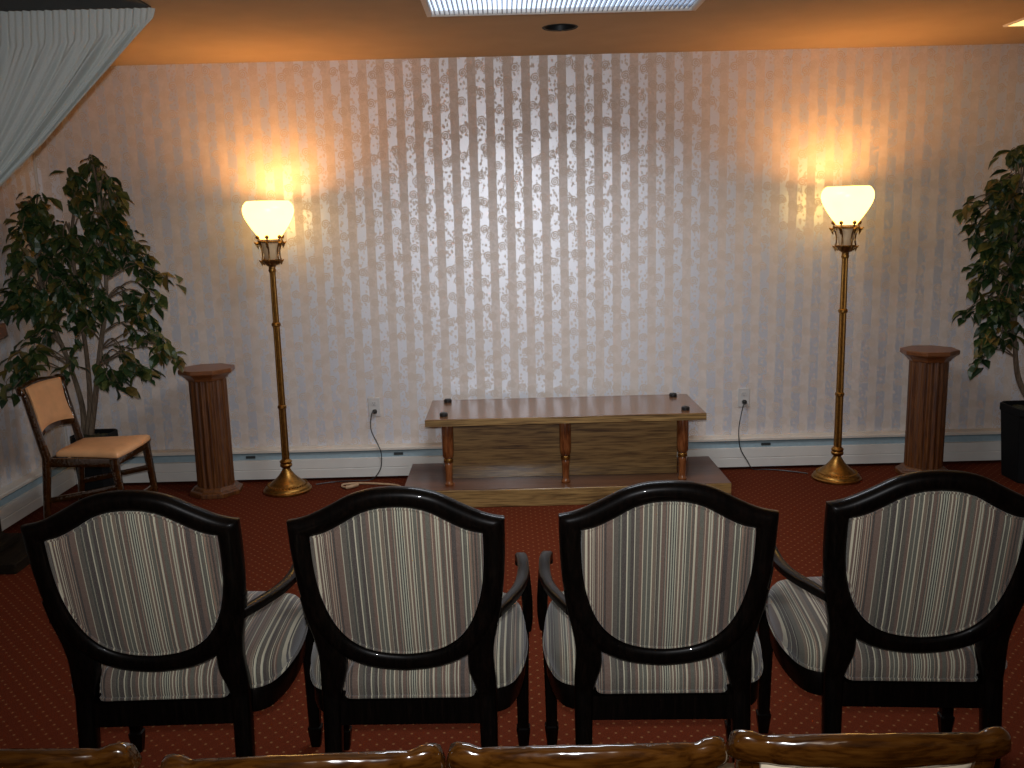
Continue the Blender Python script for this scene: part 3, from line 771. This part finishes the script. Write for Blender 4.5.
def make_tree(label, base, pot_w, pot_h, stems, clumps, seed, lim):
    rng = random.Random(seed)
    T = thing('ficus_tree', label, 'potted tree', base, 0, 'potted artificial ficus trees')
    bx_, by_, _ = base
    bm = bmesh.new(); w0, w1 = pot_w*.40, pot_w*.5
    sq = lambda w, z: [(a*w, b_*w, z) for a, b_ in [(-1, -.72), (-.72, -1), (.72, -1), (1, -.72), (1, .72), (.72, 1), (-.72, 1), (-1, .72)]]
    loft(bm, [sq(w0, 0), sq(w0*1.02, .01), sq(w1*.96, pot_h-.05), sq(w1*.96, pot_h-.045), sq(w1, pot_h-.04), sq(w1, pot_h), sq(w1*.9, pot_h), sq(w1*.88, pot_h-.035)])
    obj('planter', bm, 'pot', T, smooth=False, bevel=.004)
    bm = bmesh.new()
    N = 14; vs = [[None]*(N+1) for _ in range(N+1)]
    for i in range(N+1):
        for j in range(N+1):
            a, b_ = -1+2*i/N, -1+2*j/N
            vs[i][j] = bm.verts.new((a*w1*.80, b_*w1*.80, pot_h-.034+rng.uniform(0, .018)+.01*(1-a*a)*(1-b_*b_)))
    for i in range(N):
        for j in range(N): bm.faces.new((vs[i][j], vs[i+1][j], vs[i+1][j+1], vs[i][j+1]))
    obj('soil', bm, 'soil', T)
    spts = []
    for st in stems:
        pts = catmull([Vector(p)-Vector(base) for p in st], 6)
        bm = bmesh.new(); n = len(pts); tube(bm, pts, [.017-.010*i/n for i in range(n)], 8); obj('trunk', bm, 'bark', T)
        spts += pts[n//3:]
    bt = bmesh.new(); bl = bmesh.new()
    for (cx, cy, cz, rx, rz, n) in clumps:
        c0 = Vector((cx-base[0], cy-base[1], cz))
        src = min(spts, key=lambda q: (q-c0).length + .6*max(0, q.z-c0.z+.02))
        n = int(n*1.5); ntw = max(2, n//10)
        for k in range(ntw):
            while True:
                o3 = Vector((rng.uniform(-1, 1), rng.uniform(-1, 1), rng.uniform(-1, 1)))
                if o3.length < 1: break
            tip = c0+Vector((o3.x*rx, o3.y*rx*.9, o3.z*rz)); tip.x = max(tip.x, XL+.06-base[0]); tip.y = min(tip.y, YB-.08-base[1])
            mid = src.lerp(tip, .55)+Vector((0, 0, .05+.05*rng.random()))
            tw = catmull([src, mid, tip, tip+Vector((rng.uniform(-.03, .03), rng.uniform(-.03, .03), -.04))], 5)
            tube(bt, tw, [.0045-.003*i/len(tw) for i in range(len(tw))], 5)
            per = max(1, n//ntw)
            for q in range(per):
                f = rng.uniform(.45, 1.0); idx = min(len(tw)-2, int(f*(len(tw)-1))); fr = f*(len(tw)-1)-idx
                p = tw[idx].lerp(tw[idx+1], min(1, fr))
                p = p+Vector((rng.gauss(0, .018), rng.gauss(0, .018), rng.gauss(0, .014)))
                outw = Vector((p.x, p.y, 0)); outw = outw.normalized() if outw.length > .02 else Vector((1, 0, 0))
                d = Vector((rng.uniform(-1, 1), rng.uniform(-1, 1), rng.uniform(-1.15, .25)))+outw*.45+Vector((0, 0, -.25))
                sz = rng.uniform(.065, .105)
                e = p+d.normalized()*sz
                if lim(e+Vector(base)) and lim(p+Vector(base)): leaf(bl, p, d, sz, rng)
    obj('twigs', bt, 'bark', T)
    lo = obj('foliage', bl, 'leaf', T, smooth=False); lo['kind'] = 'stuff'
    return T
# world x, z of a photographed spot at depth y (used only to copy the crown's real outline)
CAMZ = 1.57
def W(px, py, y):
    f, p, r, yw = 925.4, .1815, .0251, .0039
    fw = Vector((math.sin(yw)*math.cos(p), math.cos(yw)*math.cos(p), -math.sin(p))); rt = Vector((math.cos(yw), -math.sin(yw), 0)); up = rt.cross(fw)
    rt2 = rt*math.cos(r)-up*math.sin(r); up2 = rt*math.sin(r)+up*math.cos(r)
    d = fw+rt2*((px-512)/f)-up2*((py-384)/f); t = y/d.y
    return (d.x*t, y, CAMZ+d.z*t)
def clump(px, py, r, n, y):
    if px < 36 and y > 4.9 and py > 195: y -= .22
    x, yy, z = W(px, py, y); k = y/925.4*1.03
    return (x, yy, z, r*k, r*k*.85, n)
L = []
for a in [(92, 162, 6, 8, 5.15), (104, 168, 6, 6, 5.15), (92, 178, 9, 14, 5.15), (104, 190, 9, 12, 5.1), (62, 182, 10, 14, 5.1), (84, 205, 14, 26, 5.15), (112, 205, 10, 16, 5.2), (40, 205, 14, 30, 5.0), (28, 225, 14, 30, 5.1), (50, 228, 15, 34, 5.15),
          (22, 250, 10, 20, 5.0), (45, 255, 15, 30, 5.1), (75, 235, 15, 36, 5.1), (100, 228, 14, 34, 5.05), (120, 218, 10, 18, 5.1), (70, 262, 15, 30, 5.2), (98, 255, 16, 40, 5.0), (122, 250, 13, 28, 5.1),
          (140, 255, 9, 14, 5.1), (136, 236, 6, 7, 5.15), (12, 285, 10, 14, 5.15), (35, 290, 15, 32, 5.1), (58, 288, 16, 36, 5.0), (85, 290, 14, 30, 5.15), (80, 312, 14, 24, 5.1), (50, 312, 14, 28, 5.05), (30, 305, 12, 20, 5.1),
          (100, 300, 12, 20, 5.0), (145, 268, 10, 13, 5.1), (157, 272, 7, 9, 5.05), (128, 300, 9, 13, 5.1), (150, 295, 9, 14, 5.0), (145, 315, 10, 16, 5.1), (140, 332, 10, 15, 5.1), (160, 345, 9, 16, 5.05),
          (172, 358, 7, 10, 5.1), (128, 350, 8, 10, 5.1), (132, 368, 11, 22, 5.0), (112, 380, 9, 16, 5.0), (100, 368, 7, 7, 5.1), (25, 350, 10, 16, 5.05), (12, 362, 9, 12, 5.05), (30, 368, 9, 12, 5.1), (12, 382, 8, 8, 5.0), (48, 335, 8, 8, 5.1),
          (78, 338, 6, 6, 5.0), (70, 365, 6, 7, 5.1), (8, 305, 6, 6, 5.1)]: L.append(clump(*a))
bL = (-2.375, 5.17, 0)
def wp(px, py, y=5.15): x, yy, z = W(px, py, y); return (x, yy, z)
stemsL = [[(-2.40, 5.15, .40), wp(90, 400), wp(86, 350, 5.17), wp(78, 300, 5.17), wp(72, 240, 5.15), wp(76, 195, 5.15)],
          [(-2.38, 5.14, .40), wp(95, 400, 5.13), wp(100, 350, 5.11), wp(106, 300, 5.1), wp(104, 240, 5.1), wp(98, 190, 5.1)],
          [(-2.43, 5.16, .40), wp(82, 405, 5.15), wp(68, 360, 5.12), wp(52, 322, 5.1), wp(38, 270, 5.1), wp(36, 225, 5.08)]]
lim = lambda e: e.x > XL+.02 and e.y < YB-.03 and not (e.y > 5.42 and e.z < .25)
make_tree('leafy green ficus tree in the left corner behind the peach folding chair', bL, .21, .40, stemsL, L, 3, lim)
R = []
for a in [(1020, 152, 8, 14, 5.1), (1005, 182, 10, 22, 5.1), (990, 190, 9, 18, 5.1), (973, 205, 9, 14, 5.05), (1015, 200, 12, 30, 5.1), (1000, 215, 12, 30, 5.0), (1018, 225, 12, 32, 5.15), (985, 235, 8, 14, 5.1), (975, 215, 6, 8, 5.1),
          (1000, 245, 13, 34, 5.0), (1020, 255, 14, 34, 5.1), (990, 265, 10, 22, 5.1), (978, 280, 7, 10, 5.1), (1008, 275, 13, 32, 5.1), (1000, 298, 12, 28, 5.0), (1020, 300, 12, 24, 5.1), (984, 305, 9, 14, 5.1), (970, 315, 7, 9, 5.1),
          (985, 325, 10, 18, 5.05), (1003, 322, 9, 12, 5.0), (1018, 328, 9, 12, 5.1), (985, 345, 6, 8, 5.1), (980, 360, 5, 6, 5.1), (1000, 335, 6, 6, 5.1),
          (1040, 150, 14, 24, 5.1), (1060, 185, 18, 40, 5.0), (1045, 210, 16, 40, 5.1), (1085, 220, 16, 34, 5.1), (1040, 250, 16, 40, 5.0), (1070, 260, 18, 40, 5.1), (1095, 270, 14, 26, 5.0), (1045, 295, 15, 34, 5.1), (1075, 310, 15, 26, 5.1), (1050, 335, 12, 18, 5.0)]: R.append(clump(*a))
bR = (2.985, 5.12, 0)
stemsR = [[(2.985, 5.12, .40), wp(1019, 380, 5.12), wp(1015, 345, 5.12), wp(1014, 300, 5.1), wp(1015, 240, 5.1), wp(1020, 190, 5.1)],
          [(3.0, 5.13, .40), wp(1040, 370, 5.13), wp(1050, 320, 5.12), wp(1060, 250, 5.1), wp(1055, 200, 5.1)]]
limR = lambda e: e.x < XR-.02 and e.y < YB-.03
make_tree('leafy green ficus tree in a tall black planter at the right edge', bR, .29, .43, stemsR, R, 5, limR)

# ------------------------------------------------------------------ swept curtain, upper left
t = thing('curtain', 'pale sheer curtain hung from the ceiling and swept back to the left wall', 'curtain', (0, 4.05, 0))
bm = bmesh.new()
NU, NV = 220, 40
TOPZ = 2.444; XE = -1.42
tie = Vector((-2.665, 0, 1.22))
V = []
for i in range(NU+1):
    u = i/NU                      # 0 left wall .. 1 right end
    xt = XL+.03+(XE-(XL+.03))*u
    row = []
    end = Vector((tie.x+.045*u, 0, tie.z-.05+.10*u))
    # control: drops straight through the header then sweeps
    for j in range(NV+1):
        v = j/NV
        p0 = Vector((xt, 0, TOPZ)); p1 = Vector((xt-.012, 0, TOPZ-.14*(1-.72*u**6)))
        ctrl = Vector((xt-.30*(u)-.02, 0, TOPZ-.14*(1-.72*u**6)-.30*(.4+.6*u)-.42*(1-u)))
        if v < .15: p = p0.lerp(p1, v/.15)
        else:
            w = (v-.15)/.85; p = p1*(1-w)**2+ctrl*2*w*(1-w)+end*w*w
        amp = (.007*math.sin(u*260)+.004*math.sin(u*171+1)) if v < .15 else 0
        k = max(0, min(1, (v-.10)/.15)); fold = .017*math.sin(u*74+.6*math.sin(u*23))+.010*math.sin(u*131+2)+.004*math.sin(u*260)
        sq = 1-.55*max(0, (v-.3)/.7)
        y = (1-k)*(.007*math.sin(u*260)+.004*math.sin(u*171+1))+k*fold*sq
        row.append(bm.verts.new((p.x, y-.12*max(0, (v-.6)/.4), p.z)))
    V.append(row)
for i in range(NU):
    for j in range(NV): bm.faces.new((V[i][j], V[i+1][j], V[i+1][j+1], V[i][j+1]))
o = obj('swept_cloth', bm, 'curtain', t, ang=180)
bm = bmesh.new()
R_ = []
for j in range(14):
    z = 1.22-1.19*j/13; wv = .035+.02*min(1, j/5); 
    R_.append([(-2.64+wv*.9*math.cos(2*PI*k/36)*(1+.14*math.sin(k*2.1)), -.12+wv*1.3*math.sin(2*PI*k/36)*(1+.14*math.sin(k*2.1)), z) for k in range(36)])
loft(bm, R_); obj('hanging_tail', bm, 'curtain', t)
bm = bmesh.new(); tube(bm, [(-2.642+.052*math.cos(a), -.12+.062*math.sin(a), 1.22+.012*math.cos(a)) for a in [2*PI*k/24 for k in range(25)]], .010, 8, caps=False)
obj('tieback', bm, 'curtain', t)
boxo('curtain_track', (XL+.01, -1.44, -.36, .02, 2.4455, 2.4545), 'slate', t, bevel=.002, label='dark slate ceiling track board')

# ------------------------------------------------------------------ lectern just inside the left edge
t = thing('lectern', 'dark wooden lectern mostly beyond the left edge, slanted top corner showing', 'lectern', (-2.55, 4.26, 0))
boxo('base', (-.085, .27, -.22, .22, 0, .05), 'dark_lectern', t, bevel=.006)
boxo('plinth', (-.08, .12, -.12, .12, .0502, .085), 'dark_lectern', t, bevel=.004)
bm = bmesh.new(); rings = [[(-w, -w*1.3, z), (w, -w*1.3, z), (w, w*1.3, z), (-w, w*1.3, z)] for w, z in [(.075, .0852), (.06, .11), (.052, .9), (.07, .985), (.08, 1.0)]]
loft(bm, rings); obj('column', bm, 'dark_lectern', t, smooth=False, bevel=.004)
mt = Matrix.Translation((0, 0, 1.045)) @ Matrix.Rotation(math.radians(12), 4, 'X')
bm = bmesh.new(); box(bm, -.14, .14, -.22, .20, -.03, .03, mt); obj('slanted_top', bm, 'lectern_top', t, smooth=False, bevel=.004)
bm = bmesh.new(); box(bm, -.14, .14, -.235, -.2205, -.03, .045, mt); obj('book_ledge', bm, 'lectern_top', t, smooth=False, bevel=.004)
bm = bmesh.new(); mt2 = mt @ Matrix.Translation((.105, .02, .031))
rings = []
for r, z in [(.016, 0), (.018, .006), (.010, .012), (.008, .018)]: rings.append([mt2 @ Vector((r*math.cos(2*PI*i/20), r*math.sin(2*PI*i/20), z)) for i in range(20)])
loft(bm, rings); obj('brass_stud', bm, 'brass', t)

# ------------------------------------------------------------------ lights
def light(name, typ, loc, energy, col, **k):
    d = bpy.data.lights.new(name, typ); d.energy = energy; d.color = col
    for a, v in k.items(): setattr(d, a, v)
    o = bpy.data.objects.new(name, d); COL.objects.link(o); o.location = loc; return o
for i, (x, y) in enumerate([(-1.315, 5.262), (1.905, 5.215)]):
    light('lamp_bulb_light', 'POINT', (x, y, 1.625), 14, (1.0, .47, .15), shadow_soft_size=.045)
o = light('fluorescent_light', 'AREA', ((FX0+FX1)/2, (FY0+FY1)/2, HC-.036), 27, (.86, .92, 1.0), shape='RECTANGLE', size=1.12, size_y=.52)
o.data.spread = math.radians(152)
# the camera's own flash
o = light('camera_flash', 'SPOT', (.0, -.02, 1.66), 215, (.94, .955, 1.0), shadow_soft_size=.025, spot_size=math.radians(100), spot_blend=1.0)
o.rotation_euler = (math.radians(84), 0, 0)
# unseen fill light added behind the camera for general ambient light
o = light('rear_fill_light', 'AREA', (0, -1.2, HC-.04), 5, (1.0, .82, .6), shape='RECTANGLE', size=1.2, size_y=.6)
w = bpy.data.worlds.new('world'); S.world = w; w.use_nodes = True
w.node_tree.nodes['Background'].inputs[0].default_value = (.3, .25, .2, 1); w.node_tree.nodes['Background'].inputs[1].default_value = .02

# ------------------------------------------------------------------ camera
f, p, r, yw = 925.4, .1815, .0251, .0039
fw = Vector((math.sin(yw)*math.cos(p), math.cos(yw)*math.cos(p), -math.sin(p))); rt = Vector((math.cos(yw), -math.sin(yw), 0)); up = rt.cross(fw)
rt2 = rt*math.cos(r)-up*math.sin(r); up2 = rt*math.sin(r)+up*math.cos(r)
cd = bpy.data.cameras.new('camera'); cam = bpy.data.objects.new('camera', cd); COL.objects.link(cam)
cd.sensor_width = 36; cd.lens = f/1024*36; cd.clip_start = .05
m3 = Matrix((rt2, up2, -fw)).transposed()
cam.matrix_world = Matrix.Translation((0, 0, CAMZ)) @ m3.to_4x4()
S.camera = cam
S.view_settings.view_transform = 'Standard'; S.view_settings.look = 'None'
S.view_settings.gamma = 1; S.view_settings.use_curve_mapping = False
S.view_settings.exposure = 0.22
